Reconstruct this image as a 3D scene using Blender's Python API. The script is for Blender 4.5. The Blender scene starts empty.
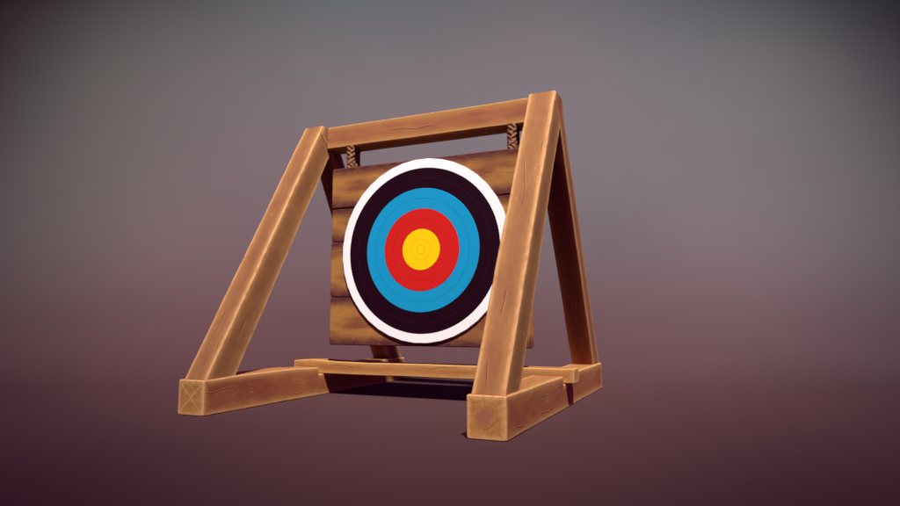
import bpy, bmesh, math, random
from mathutils import Vector, noise
C = bpy.context.scene.collection
U = 0.12                                  # one layout unit (a beam's width) in metres

# ---------------------------------------------------------------- camera
CX, CY, CZ, YAW, PITCH, FPX = 9.7175, -13.6713, 2.7729, -0.4146, 0.1099, 611.1
fw = Vector((math.sin(YAW)*math.cos(PITCH), math.cos(YAW)*math.cos(PITCH), math.sin(PITCH)))
cam_d = bpy.data.cameras.new('camera'); cam = bpy.data.objects.new('camera', cam_d); C.objects.link(cam)
cam.location = Vector((CX, CY, CZ))*U
cam.rotation_euler = fw.to_track_quat('-Z', 'Y').to_euler()
cam_d.sensor_width = 36; cam_d.lens = 36*FPX/900; cam_d.clip_start = 0.05; cam_d.clip_end = 200
bpy.context.scene.camera = cam

# ---------------------------------------------------------------- world: dim magenta ambience of the studio
W = bpy.data.worlds.new('World'); bpy.context.scene.world = W; W.use_nodes = True
bg = W.node_tree.nodes['Background']
AMB = (0.20, 0.0, 0.30)
bg.inputs[0].default_value = (*AMB, 1); bg.inputs[1].default_value = 1.0

vs = bpy.context.scene.view_settings
vs.view_transform = 'Standard'; vs.look = 'None'; vs.exposure = 0; vs.gamma = 1

# ---------------------------------------------------------------- lamps
Fh = Vector((math.sin(YAW), math.cos(YAW), 0)); Rh = Vector((math.cos(YAW), -math.sin(YAW), 0)); Z = Vector((0, 0, 1))
FOOT = Vector((CX, CY, 0))
DFLAT, RCURVE, DWALL = 27.0, 34.0, 61.0
def loc(r, d, z): return FOOT + Rh*r + Fh*d + Z*z
def spot(name, pos, aim, half, k, size):
    """k: radiance a white surface facing the lamp would show at one unit."""
    l = bpy.data.lights.new(name, 'SPOT'); o = bpy.data.objects.new(name, l); C.objects.link(o)
    o.location = pos*U; o.rotation_euler = (aim-pos).to_track_quat('-Z', 'Y').to_euler()
    m = max(k); l.color = [c/m for c in k]; l.energy = 4*math.pi**2*m*U*U
    l.spot_size = 2*half; l.spot_blend = 1.0; l.shadow_soft_size = size*U
    return o
OC = Vector((0, 5, 4)); LD = Vector((0.395, -0.54, 1)).normalized()
KEY = 2.4*40000
spot('key_lamp', OC+LD*200, OC+Vector((-2.61, 10.61, 0)), 0.1202, (KEY, KEY*.985, KEY*.945), 4.5)
for p_, a_, h_, k_ in (((-14.21, 31.33, 44.41), (8.42, 38.62), 1.349, (670.0, 2855.1, 2691.7)),
                       ((-13.89, 37.29, 26.97), (-16.06, 17.47), 1.13, (768.3, 878.5, 942.8)),
                       ((18.14, 41.37, 43.38), (32.06, 14.04), 1.283, (176.7, 644.1, 644.1)),
                       ((-32.97, 40.23, 30.22), (-28.88, 19.04), 1.321, (549.9, 1216.8, 989.4)),
                       ((32.72, 38.54, 30.55), (32.12, 16.77), 1.082, (752.8, 1439.9, 1348.5)),
                       ((9.13, 35.86, 30.11), (9.42, 22.2), 1.147, (1301.4, 1924.7, 1930.7)),
                       ((-22.02, 36.45, 17.04), (-40.38, -30.79), 1.52, (293.9, 340.9, 316.6)),
                       ((21.38, 37.5, 16.55), (45.97, -34.84), 1.561, (347.2, 383.8, 373.6))):
    spot('wall_fill', loc(*p_), loc(a_[0], DWALL, a_[1]), h_, k_, 1.0)  # unseen spots added to build the backdrop's gradient and dark corners
spot('floor_fill', loc(-.185, 8.592, 9.236), loc(-.235, 12.04, 0), .694, (40.0, 33.7, 27.8), 1.5)  # unseen spot added to lift the floor in front of the stand

# ---------------------------------------------------------------- node helper
class NT:
    def __init__(s, name):
        s.m = bpy.data.materials.new(name); s.m.use_nodes = True; s.t = s.m.node_tree
        s.b = s.t.nodes['Principled BSDF']
    def n(s, typ, **kw):
        x = s.t.nodes.new(typ)
        for k, v in kw.items(): setattr(x, k, v)
        return x
    def put(s, sock, v):
        if isinstance(v, bpy.types.NodeSocket): s.t.links.new(v, sock)
        elif v is not None:
            if isinstance(v, tuple) and len(v) == 3 and sock.type == 'RGBA': v = (*v, 1)
            sock.default_value = v
    def math(s, op, a, b=None, c=None, clamp=False):
        x = s.n('ShaderNodeMath', operation=op); x.use_clamp = clamp
        s.put(x.inputs[0], a); s.put(x.inputs[1], b); s.put(x.inputs[2], c); return x.outputs[0]
    def vmath(s, op, a, b=None):
        x = s.n('ShaderNodeVectorMath', operation=op); s.put(x.inputs[0], a); s.put(x.inputs[1], b)
        return x.outputs[1] if op in ('LENGTH', 'DOT_PRODUCT') else x.outputs[0]
    def mix(s, f, a, b, mode='MIX'):
        x = s.n('ShaderNodeMix', data_type='RGBA', blend_type=mode)
        s.put(x.inputs[0], f); s.put(x.inputs[6], a); s.put(x.inputs[7], b); return x.outputs[2]
    def ramp(s, v, lo, hi, a=0.0, b=1.0):
        x = s.n('ShaderNodeMapRange', interpolation_type='SMOOTHSTEP')
        for i, q in enumerate((v, lo, hi, a, b)): s.put(x.inputs[i], q)
        return x.outputs[0]
    def attr(s, name):
        x = s.n('ShaderNodeAttribute', attribute_name=name); return x.outputs['Vector']
    def sep(s, v):
        x = s.n('ShaderNodeSeparateXYZ'); s.put(x.inputs[0], v); return x.outputs
    def comb(s, *v):
        x = s.n('ShaderNodeCombineXYZ')
        for i in range(3): s.put(x.inputs[i], v[i])
        return x.outputs[0]
    def noise(s, vec, scale, detail=4, rough=.55, dist=0.0):
        x = s.n('ShaderNodeTexNoise'); s.put(x.inputs['Vector'], vec); x.inputs['Scale'].default_value = scale
        x.inputs['Detail'].default_value = detail; x.inputs['Roughness'].default_value = rough
        x.inputs['Distortion'].default_value = dist; return x.outputs['Fac']

def wood(name, seed=0.0, edge=(.56, .285, .085), core=(.40, .175, .066), deep=(.27, .085, .04), coreamt=1.0, end='plain', rim=1.0,
         crack=(.10, .024, .015), edgew=.34, edge0=.03, crk=1.0, cthr=.53, streak=.55, top=None):
    """planed timber: 'rest' = position along/across the beam in units, 'dim' = its three sizes."""
    k = NT(name); P = k.attr('rest'); D = k.attr('dim'); p = k.sep(P); d = k.sep(D)
    wob = k.noise(k.vmath('ADD', k.vmath('MULTIPLY', P, (.9, 1.5, 1.5)), (seed*3.1, seed, 0)), 1.3, 3)
    wob = k.math('MULTIPLY', k.math('SUBTRACT', wob, .5), .22)
    e = []
    for i in range(3):
        e.append(k.math('MINIMUM', p[i], k.math('SUBTRACT', d[i], p[i])))
    med = k.math('MAXIMUM', e[1], e[2]) if end == 'none' else k.math('MAXIMUM', k.math('MINIMUM', e[0], e[1]), k.math('MINIMUM', k.math('MAXIMUM', e[0], e[1]), e[2]))
    # grain: long streaks, bent a little
    bend = k.noise(k.vmath('MULTIPLY', P, (.35, .8, .8)), 1.0, 2)
    bend = k.math('MULTIPLY', k.math('SUBTRACT', bend, .5), .9)
    G = k.comb(k.math('ADD', k.math('MULTIPLY', p[0], .32), seed*7.7), k.math('ADD', p[1], bend), k.math('ADD', p[2], bend))
    g1 = k.noise(G, 3.2, 5, .6)
    g2 = k.noise(k.vmath('MULTIPLY', G, (.7, 1, 1)), 13.0, 4, .6)
    blot = k.noise(k.vmath('ADD', k.vmath('MULTIPLY', P, (.45, 1.2, 1.2)), (seed*1.7, 5, 2)), 1.1, 3)
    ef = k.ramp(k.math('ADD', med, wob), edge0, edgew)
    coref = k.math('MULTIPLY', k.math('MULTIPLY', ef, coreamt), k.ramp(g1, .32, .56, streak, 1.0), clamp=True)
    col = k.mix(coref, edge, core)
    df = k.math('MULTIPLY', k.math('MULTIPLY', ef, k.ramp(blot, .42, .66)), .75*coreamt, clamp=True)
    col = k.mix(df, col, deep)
    col = k.mix(k.ramp(g2, .40, .62, .0, .22), col, k.mix(.5, deep, core))
    if top:
        col = k.mix(k.math('MULTIPLY', k.ramp(p[1], top-.03, top-.01), .6), col, edge)
    # cracks along the grain, and pale chips beside them
    u = k.noise(k.comb(k.math('MULTIPLY', p[0], .55), k.math('MULTIPLY', k.math('ADD', p[1], p[2]), .5), seed*5.0), 1.0, 2)
    qv = k.math('ADD', k.math('ADD', p[1], p[2]), k.math('MULTIPLY', u, .55))
    vq = k.math('MULTIPLY', qv, 2.3)
    dq = k.math('ABSOLUTE', k.math('SUBTRACT', k.math('FRACT', vq), .5))
    cell = k.math('FLOOR', vq)
    mn = k.noise(k.comb(k.math('ADD', k.math('MULTIPLY', p[0], .75), seed*9.0), k.math('MULTIPLY', cell, 3.7), seed), 1.0, 1)
    wd = k.ramp(mn, cthr, cthr+.14, 0.0, .036)
    jag = k.math('MULTIPLY', k.math('SUBTRACT', k.noise(P, 16.0, 2), .5), .05)
    cr = k.ramp(k.math('SUBTRACT', wd, k.math('ABSOLUTE', k.math('ADD', k.math('SUBTRACT', k.math('FRACT', vq), .5), jag))), -.006, .022)
    cr = k.math('MULTIPLY', cr, k.math('MULTIPLY', k.ramp(wd, .001, .01), k.ramp(med, .04, .12)))
    lip = k.ramp(k.math('SUBTRACT', wd, k.math('ABSOLUTE', k.math('ADD', k.math('SUBTRACT', k.math('FRACT', vq), .585), jag))), -.02, .03)
    lip = k.math('MULTIPLY', lip, k.math('MULTIPLY', k.ramp(wd, .004, .02), k.ramp(med, .04, .12)))
    col = k.mix(k.math('MULTIPLY', lip, .28), col, (.52, .27, .12))
    chipn = k.noise(k.vmath('ADD', k.vmath('MULTIPLY', P, (3.2, 11, 11)), (seed, 3, seed)), 1.0, 2)
    chip = k.math('MULTIPLY', k.ramp(chipn, .725, .77), k.ramp(med, .1, .2))
    col = k.mix(k.math('MULTIPLY', cr, .72*crk), col, crack)
    col = k.mix(k.math('MULTIPLY', chip, .6), col, (.78, .44, .22))
    # worn pale arris, with an edge highlight painted into the wood colour
    arn = k.noise(k.vmath('MULTIPLY', P, (2.0, 5, 5)), 1.6, 3)
    ar = k.math('MULTIPLY', k.ramp(med, .02, .15, 1.0, 0.0), k.ramp(arn, .3, .55, .35, 1.0))
    col = k.mix(k.math('MULTIPLY', ar, .7*rim), col, (.56, .31, .125))
    h = k.math('ADD', k.math('MULTIPLY', g2, .25), k.math('MULTIPLY', cr, -1.0))
    h = k.math('ADD', h, k.math('MULTIPLY', chip, -.4))
    if end != 'none':
        isend = k.ramp(e[0], .012, .03, 1.0, 0.0)
        cy = k.math('SUBTRACT', p[1], k.math('MULTIPLY', d[1], .5)); cz = k.math('SUBTRACT', p[2], k.math('MULTIPLY', d[2], .5))
        q = k.comb(cy, cz, seed)
        qn = k.noise(q, 3.0, 1)
        r = k.math('ADD', k.vmath('LENGTH', k.comb(cy, cz, 0.0)), k.math('MULTIPLY', k.math('SUBTRACT', qn, .5), .40))
        ecol = k.mix(k.ramp(k.noise(q, 7.0, 4), .35, .65), (.47, .245, .062), (.38, .18, .045))
        rings = k.math('SINE', k.math('MULTIPLY', r, 55.0))
        ecol = k.mix(k.ramp(rings, .3, 1.0, 0, .16), ecol, (.24, .09, .04))
        if end == 'knot':
            ecol = k.mix(k.ramp(r, .08, .36, .8, 0.0), ecol, (.30, .115, .065))
            rg = k.ramp(k.math('ABSOLUTE', k.math('SUBTRACT', r, .27)), .008, .03, 1.0, 0.0)
            rg = k.math('MULTIPLY', rg, k.ramp(k.noise(q, 2.6, 2), .40, .56))
            ang = k.math('ARCTAN2', cz, cy)
            ray = k.ramp(k.math('ABSOLUTE', k.math('SINE', k.math('ADD', k.math('MULTIPLY', ang, 2.5), .4))), .02, .09, 1.0, 0.0)
            ray = k.math('MULTIPLY', ray, k.math('MULTIPLY', k.ramp(r, .22, .28), k.ramp(r, .36, .46, 1, 0)))
            ecol = k.mix(k.math('MULTIPLY', k.math('MAXIMUM', rg, ray), .38), ecol, (.17, .055, .03))
        if end == 'cross':
            dg = k.math('ABSOLUTE', k.math('SUBTRACT', k.math('ABSOLUTE', cy), k.math('ABSOLUTE', cz)))
            dg = k.math('ADD', dg, k.math('MULTIPLY', k.math('SUBTRACT', k.noise(q, 9.0, 2), .5), .05))
            ecol = k.mix(k.math('MULTIPLY', k.ramp(dg, .0, .055, 1.0, 0.0), .55), ecol, (.70, .40, .16))
            tn = k.ramp(k.noise(k.comb(k.math('MULTIPLY', cy, 1.0), k.math('MULTIPLY', cz, 4.0), seed), 5.0, 2), .60, .66)
            ecol = k.mix(k.math('MULTIPLY', tn, .35), ecol, (.2, .08, .03))
        ecol = k.mix(k.math('MULTIPLY', ar, .7*rim), ecol, (.66, .38, .15))
        col = k.mix(isend, col, ecol)
    k.put(k.b.inputs['Base Color'], col)
    k.b.inputs['Roughness'].default_value = .82; k.b.inputs['Specular IOR Level'].default_value = .12
    bp = k.n('ShaderNodeBump'); bp.inputs['Strength'].default_value = .28; bp.inputs['Distance'].default_value = .006
    k.put(bp.inputs['Height'], h); k.t.links.new(bp.outputs[0], k.b.inputs['Normal'])
    return k.m

def plain(name, col, rough=.7, lines=(), linecol=None, R=1.0, mottled=0.0):
    k = NT(name); c = col
    g = k.n('ShaderNodeTexCoord').outputs['Object']; s = k.sep(g)
    if mottled:
        c = k.mix(k.ramp(k.noise(k.vmath('MULTIPLY', g, (1, 1, 1)), 14.0, 5, .65), .3, .7, 0, mottled), c, tuple(x*.72 for x in col))
    if lines:
        n_ = k.math('MULTIPLY', k.math('SUBTRACT', k.noise(g, 9.0, 2), .5), .006*1.0)
        r = k.math('ADD', k.vmath('LENGTH', k.comb(s[0], s[2], 0.0)), n_)
        brk = k.ramp(k.noise(k.vmath('ADD', g, (3, 1, 2)), 6.0, 2), .36, .5, .35, 1.0)
        for q in lines:
            f = k.ramp(k.math('ABSOLUTE', k.math('SUBTRACT', r, q*R)), .0007, .0022, 1.0, 0.0)
            c = k.mix(k.math('MULTIPLY', f, k.math('MULTIPLY', brk, .55)), c, linecol)
    k.put(k.b.inputs['Base Color'], c); k.b.inputs['Roughness'].default_value = rough
    k.b.inputs['Specular IOR Level'].default_value = .08
    return k.m

def rope_mat():
    k = NT('rope_fibre'); g = k.n('ShaderNodeTexCoord').outputs['Object']
    f = k.noise(k.vmath('MULTIPLY', g, (300, 300, 120)), 1.0, 3)
    k.put(k.b.inputs['Base Color'], k.mix(k.ramp(f, .35, .65), (.14, .060, .032), (.27, .135, .065)))
    k.b.inputs['Roughness'].default_value = .95; k.b.inputs['Specular IOR Level'].default_value = .05
    return k.m

# ---------------------------------------------------------------- the studio floor and its swept backdrop
gk = NT('plum_backdrop_paint')
gt = gk.n('ShaderNodeTexCoord').outputs['Object']
gn = gk.ramp(gk.noise(gt, 1.4, 4, .6), .3, .7, 0, 1)
gk.put(gk.b.inputs['Base Color'], gk.mix(gn, (.0712, .0336, .0362), (.0728, .0343, .0371)))
gk.b.inputs['Roughness'].default_value = 1.0; gk.b.inputs['Specular IOR Level'].default_value = 0.0
BACK = gk.m
def strip(name, rows, halfw=700.0, cols=2):
    bm = bmesh.new(); g = []
    for d, z in rows:
        g.append([bm.verts.new(loc(-halfw+2*halfw*i/cols, d, z)*U) for i in range(cols+1)])
    for a, b in zip(g, g[1:]):
        for i in range(cols): bm.faces.new((a[i], a[i+1], b[i+1], b[i]))
    me = bpy.data.meshes.new(name); bm.to_mesh(me); bm.free(); me.materials.append(BACK)
    for p in me.polygons: p.use_smooth = True
    o = bpy.data.objects.new(name, me); C.objects.link(o); o['kind'] = 'structure'; return o
strip('ground', [(-60, 0), (DFLAT, 0)])
n = 72
strip('backdrop_wall', [(DFLAT+RCURVE*math.sin(a), RCURVE*(1-math.cos(a))) for a in [math.pi/2*i/n for i in range(n+1)]] + [(DWALL, 90)])

# ---------------------------------------------------------------- things
def thing(name, label, cat, at):
    o = bpy.data.objects.new(name, None); C.objects.link(o); o.location = Vector(at)*U
    o.empty_display_size = .05; o['label'] = label; o['category'] = cat; return o
def link(name, bm, mat, parent, label=None, smooth=False):
    """vertices are given in layout units, scene space."""
    org = Vector(parent['_org']) if parent is not None and '_org' in parent else Vector((0, 0, 0))
    for v in bm.verts: v.co = v.co*U - org
    me = bpy.data.meshes.new(name); bm.to_mesh(me); bm.free(); me.materials.append(mat)
    if smooth:
        for p in me.polygons: p.use_smooth = True
    o = bpy.data.objects.new(name, me); C.objects.link(o); o.parent = parent
    if label: o['label'] = label
    return o

def timber(secs, sizes, sub=14, ch=.03, wob=.012, seed=1, caps=(1, 1)):
    """secs: list of (s, [c0, c1, c2, c3]) - s the length so far, corners in order round the section
    (c0-c1 along the second size, c1-c2 along the third)."""
    Ltot = secs[-1][0]; st = []
    for (s0, a), (s1, b) in zip(secs, secs[1:]):
        m = 1 if s1-s0 < .02 else max(1, int(sub*(s1-s0)/Ltot))
        for i in range(m):
            t = i/m; st.append((s0+(s1-s0)*t, [a[j].lerp(b[j], t) for j in range(4)]))
    st.append((Ltot, list(secs[-1][1])))
    def inset(q, amt):
        c = sum(q, Vector())/4
        return [p + (c-p).normalized()*min(amt, (c-p).length*.9) for p in q]
    # chamfered ends
    a, b = st[0], st[1]; t = min(.5, ch/max(b[0]-a[0], 1e-6))
    st.insert(1, (a[0]+(b[0]-a[0])*t, [a[1][j].lerp(b[1][j], t) for j in range(4)]))
    a, b = st[-2], st[-1]; t = 1-min(.5, ch/max(b[0]-a[0], 1e-6))
    st.insert(-1, (a[0]+(b[0]-a[0])*t, [a[1][j].lerp(b[1][j], t) for j in range(4)]))
    if caps[0]: st[0] = (st[0][0], inset(st[0][1], ch*1.2))
    if caps[1]: st[-1] = (st[-1][0], inset(st[-1][1], ch*1.2))
    bm = bmesh.new(); rl = bm.verts.layers.float_vector.new('rest'); dl = bm.verts.layers.float_vector.new('dim')
    W_, T_ = sizes; cr = [(0, 0), (W_, 0), (W_, T_), (0, T_)]; rings = []
    for s, q in st:
        ring = []
        for j in range(4):
            for other in ((j-1) % 4, (j+1) % 4):
                e = q[other]-q[j]; L = e.length; f = 0 if L < 1e-5 else min(.45, ch/L)
                rf = min(.45, ch/abs((cr[other][0]-cr[j][0])+(cr[other][1]-cr[j][1])))
                p = q[j].lerp(q[other], f)
                w = Vector(noise.noise_vector(Vector((s*.55+seed*13.7, cr[j][0]*1.3+seed, cr[j][1]*1.7))))*wob
                w2 = Vector(noise.noise_vector(Vector((s*2.4+seed*5.1, cr[j][0]*3+seed, cr[j][1]*3))))*wob*.35
                tp = min(1, max(0, (s if caps[0] else s+9)/.8), max(0, (Ltot-s)/.8 + (0 if not caps[1] else .3)))
                v = bm.verts.new(p+(w+w2)*tp)
                ry = cr[j][0]+(cr[other][0]-cr[j][0])*rf; rz = cr[j][1]+(cr[other][1]-cr[j][1])*rf
                v[rl] = Vector((s, ry, rz)); v[dl] = Vector((Ltot, W_, T_)); ring.append(v)
        rings.append(ring)
    for a, b in zip(rings, rings[1:]):
        for i in range(8):
            j = (i+1) % 8
            bm.faces.new((a[i], a[j], b[j], b[i]))
    bm.faces.new(rings[0][::-1]); bm.faces.new(rings[-1])
    bmesh.ops.remove_doubles(bm, verts=bm.verts, dist=1e-4)
    bmesh.ops.dissolve_degenerate(bm, dist=1e-4, edges=bm.edges)
    bmesh.ops.recalc_face_normals(bm, faces=bm.faces)
    return bm
V = Vector
def quad_x(x0, x1, a, b):      # section of a timber lying in the YZ plane: a, b = (y, z) of its two sides
    return [V((x0, *a)), V((x0, *b)), V((x1, *b)), V((x1, *a))]

A, HB, L = 4.1168, 1.0261, 12.3929
XI, XO, E0, TT = 4.187, 5.0416, .1185, 1.2008
YC, CC, ZC, ZCR, H, ZK = 6.1668, .5735, 9.92, 9.786, 10.346, 9.37
YF, YB = YC-CC, YC+CC
CY0, CY1, CZ0, CZ1, YN = 5.857, 6.588, .777, 1.2376, 5.567

stand = thing('target_stand', 'brown timber A-frame stand of squared beams holding the hanging archery target', 'stand', (0, YC, 0)); stand['_org'] = V((0, YC, 0))*U
# base beams, notched for the cross beam
for sgn, end, seed in ((1, 'knot', 1.0), (-1, 'cross', 2.0)):
    x0, x1 = sorted((sgn*A, sgn*(A+1)))
    def zt(y):
        if sgn > 0: return HB
        b = max(0., min(1., (y-.2)/1.6)); c = max(0., min(1., (5.5-y)/1.4))
        return HB + .05*(b*b*(3-2*b))*(c*c*(3-2*c))
    S = []
    for i in range(15):
        y = YN*i/14; S.append((y, quad_x(x0, x1, (y, 0), (y, zt(y)))))
    S.append((YN+.002, quad_x(x0, x1, (YN+.004, 0), (YN+.02, CZ0-.006))))
    S.append((CY1+.05, quad_x(x0, x1, (CY1+.05, 0), (CY1+.05, CZ0-.006))))
    S.append((CY1+.052, quad_x(x0, x1, (CY1+.052, 0), (CY1+.056, HB))))
    for i in range(1, 13):
        y = CY1+.05+(L-CY1-.05)*i/12; S.append((y, quad_x(x0, x1, (y, 0), (y, HB))))
    bm = timber(S, (HB, 1.0), sub=1, wob=.012, seed=seed)
    link('base_beam', bm, wood('base_wood', seed*4.3, end=end, top=HB, cthr=.485, core=(.28, .092, .038), deep=(.22, .056, .03), coreamt=1.1, edge=(.39, .175, .052)), stand,
         'base beam with a round knot mark on its near end' if sgn > 0 else 'base beam with pale crossed diagonals on its near end')
# legs
for sgn, seed in ((1, 5.0), (-1, 8.0)):
    x0, x1 = sorted((sgn*XI, sgn*XO))
    xt0, xt1 = (x0, x1) if sgn < 0 else (4.14, 5.05)
    zf = HB-.02; zc = ZC if sgn > 0 else 10.13
    sl = (YF-E0)/(H-HB); zj = 9.95; yj = E0+sl*(zj-HB); ln = math.hypot(yj-E0, zj-HB)
    S = [(0, quad_x(x0, x1, (E0, zf), (E0+TT, zf))), (ln, quad_x(xt0, xt1, (yj, zj), (YC+.003, ZK-.002))),
         (ln+.06, quad_x(xt0, xt1, (yj+.04*sl, zj+.04), (yj+.04*sl+.09, zj+.03))), (ln+.42, quad_x(xt0, xt1, (YF, H), (YF+.06, H)))]
    link('front_leg', timber(S, (.75, x1-x0), sub=24, wob=.022, seed=seed, caps=(1, 0)),
         wood('leg_wood', seed, edge=(.335, .158, .050), core=(.230, .099, .037), deep=(.192, .069, .031), coreamt=.85, end='none', rim=1.2), stand)
    la = math.hypot(L-E0-TT-YC, ZK-HB)
    S = [(0, quad_x(x0, x1, (L-E0-TT, zf), (L-E0, zf))), (la, quad_x(xt0, xt1, (YC, ZK), (YB, ZCR))),
         (la+.6, quad_x(xt0, xt1, (yj+.04*sl+.093, zj+.035), (YB, H-.1))), (la+.95, quad_x(xt0, xt1, (YF+.063, H-.004), (YB, H-.004)))]
    link('rear_leg', timber(S, (.75, x1-x0), sub=22, wob=.012, seed=seed+1.3, caps=(1, 0)),
         wood('leg_wood', seed+2.2, edge=(.33, .15, .050), core=(.22, .082, .040), deep=(.18, .056, .034), coreamt=.95, end='none', rim=.8), stand)
def quad_y(x, y0, y1, z0, z1): return [V((x, y0, z0)), V((x, y0, z1)), V((x, y1, z1)), V((x, y1, z0))]
S = [(0, quad_y(-4.17, 5.854, 6.735, 9.4736, 10.335)), (8.36, quad_y(4.19, 5.854, 6.735, 9.4736, 10.335))]
link('top_beam', timber(S, (.86, .9), sub=20, wob=.012, seed=11), wood('top_wood', 12.4, end='none', core=(.33, .125, .048), deep=(.26, .08, .04), edge=(.40, .19, .05), coreamt=1.15, rim=.5), stand)
S = []
for x, dz, db in ((-5.4957, 0, 0), (-5.1, .035, .0), (-4.4, .05, 0), (-3.6, .01, 0), (-2.2, -.01, 0), (0, 0, 0), (2.5, 0, 0), (5.4035, 0, 0)):
    S.append((x+5.4957, quad_y(x, CY0, CY1, CZ0+db, CZ1+dz)))
link('cross_beam', timber(S, (.46, .73), sub=20, wob=.012, seed=17), wood('cross_wood', 3.1, end='plain', core=(.34, .125, .040), deep=(.28, .09, .034), edge=(.45, .22, .055), coreamt=1.0, rim=.6), stand)

# the hanging board
XL, XR, YB0, TB, ZT, ZB = -3.6902, 4.0364, 5.5888, .51, 8.556, 1.8635
org = V(((XL+XR)/2, YB0+TB/2, ZB))
tgt = thing('hanging_target', 'square plank board with round ringed archery face, hung by ropes from the top beam', 'archery target', org); tgt['_org'] = org*U
fr = [0, .232, .425, .735, 1.0]; offs = [0, .03, .012, 0.02]
bmt = bmesh.new()
rl = bmt.verts.layers.float_vector.new('rest'); dl = bmt.verts.layers.float_vector.new('dim')
for i in range(4):
    z1 = ZT-(ZT-ZB)*fr[i]; z0 = ZT-(ZT-ZB)*fr[i+1]
    o_ = offs[i]
    b = timber([(0, quad_y(XL, YB0+o_, YB0+TB, z0+.004, z1-.004)), (XR-XL, quad_y(XR, YB0+o_, YB0+TB, z0+.004, z1-.004))], (z1-z0, TB), sub=16, ch=.03, wob=.01, seed=20+i*3.1)
    r2 = b.verts.layers.float_vector['rest']; d2 = b.verts.layers.float_vector['dim']; mp = {}
    for v in b.verts:
        w = bmt.verts.new(v.co); mp[v] = w
        w[rl] = v[r2] ; w[dl] = v[d2]
    for f in b.faces: bmt.faces.new([mp[v] for v in f.verts])
    b.free()
link('plank_board', bmt, wood('plank_wood', 6.6, edge=(.080, .017, .020), core=(.37, .170, .040), deep=(.19, .060, .026), coreamt=1.35, end='none', rim=.0, crack=(.12, .03, .03), edge0=.06, edgew=.62, crk=.6, streak=.6), tgt)  # dark plank edges: occlusion shade painted into the wood colour

DX, DZ, R = .155, 5.257, 2.947
def disc(r0, r1, y0, y1, seg=96):
    bm = bmesh.new(); rings = []
    def ring(r, y): return [bm.verts.new((DX+r*math.cos(2*math.pi*(i+.5)/seg), y, DZ+r*math.sin(2*math.pi*(i+.5)/seg))) for i in range(seg)]
    bev = .012
    rings = [ring(r1, y1), ring(r1, y0+bev), ring(r1-bev, y0)]
    if r0 > 0: rings += [ring(r0, y0), ring(r0, y1)]
    for a, b in zip(rings, rings[1:]):
        for i in range(seg): bm.faces.new((a[i], a[(i+1) % seg], b[(i+1) % seg], b[i]))
    if r0 > 0:
        a, b = rings[-1], rings[0]
        for i in range(seg): bm.faces.new((a[i], a[(i+1) % seg], b[(i+1) % seg], b[i]))
    else:
        bm.faces.new(rings[-1]); bm.faces.new(rings[0][::-1])
    bmesh.ops.recalc_face_normals(bm, faces=bm.faces); return bm
YD = 5.525
face = link('target_face', disc(0, R*1.113, YD, YB0+.04, 40), plain('white_paint', (.885, .882, .80)), tgt)
R1 = R*U
def rebase(o):     # object origin at the face's centre, so ring lines run round it
    c = V((DX, YD, DZ))*U - V(tgt['_org'])
    for v in o.data.vertices: v.co -= c
    o.location = c
rebase(face)
for nm, a, b, col, lines, lc, dy in (
        ('black_ring', .75, 1.0, (.013, .0002, .005), (.875,), (.03, .006, .016), .012),
        ('blue_ring', .5, .75, (.007, .288, .49), (.625,), (.006, .12, .25), .016),
        ('red_ring', .25, .5, (.58, .013, .010), (.375,), (.30, .008, .01), .020),
        ('bullseye', 0, .25, (.89, .59, .002), (.125, .055), (.55, .33, .004), .024)):
    o = link(nm, disc(R*a, R*b, YD-dy, YD+.01), plain(nm+'_paint', col, lines=lines, linecol=lc, R=R1, mottled=.10), tgt)
    c = V((DX, YD, DZ))*U
    for v in o.data.vertices: v.co = v.co + V(tgt['_org']) - c
    o.parent = face

# ropes: three twisted strands each
RM = rope_mat()
def rope(x, y, z0, z1, r=.165, name='rope'):
    bm = bmesh.new(); n = int((z1-z0)/.018); m = 6
    core = [[bm.verts.new((x+r*.88*math.cos(q), y+r*.88*math.sin(q), z)) for q in [2*math.pi*j/12 for j in range(12)]] for z in (z0, z1)]
    for j in range(12): bm.faces.new((core[0][j], core[0][(j+1) % 12], core[1][(j+1) % 12], core[1][j]))
    for s in range(8):
        prev = None; hand = 1 if s % 2 else -1
        for i in range(n+1):
            z = z0+(z1-z0)*i/n; a = hand*2*math.pi*(z-z0)/.72 + 2*math.pi*(s//2)/4
            rr = r*(.82+.07*hand*math.cos(2*a*hand+s)); c = V((x+rr*math.cos(a), y+rr*math.sin(a), z))
            ring = [bm.verts.new(c+V((math.cos(a)*.14*math.cos(q)-math.sin(a)*.30*math.sin(q), math.sin(a)*.14*math.cos(q)+math.cos(a)*.30*math.sin(q), .16*math.sin(q)*-hand))*r*1.2) for q in [2*math.pi*j/m for j in range(m)]]
            if prev:
                for j in range(m): bm.faces.new((prev[j], prev[(j+1) % m], ring[(j+1) % m], ring[j]))
            else: bm.faces.new(ring[::-1])
            prev = ring
        bm.faces.new(prev)
    bmesh.ops.recalc_face_normals(bm, faces=bm.faces)
    return link(name, bm, RM, tgt, smooth=True)
for x in (-3.10, 3.42):
    rope(x, 5.93, ZT-.12, 9.50)
    rope(x, 6.34, ZT-.9, 9.50, r=.15)
for o in (stand, tgt):
    del o['_org']
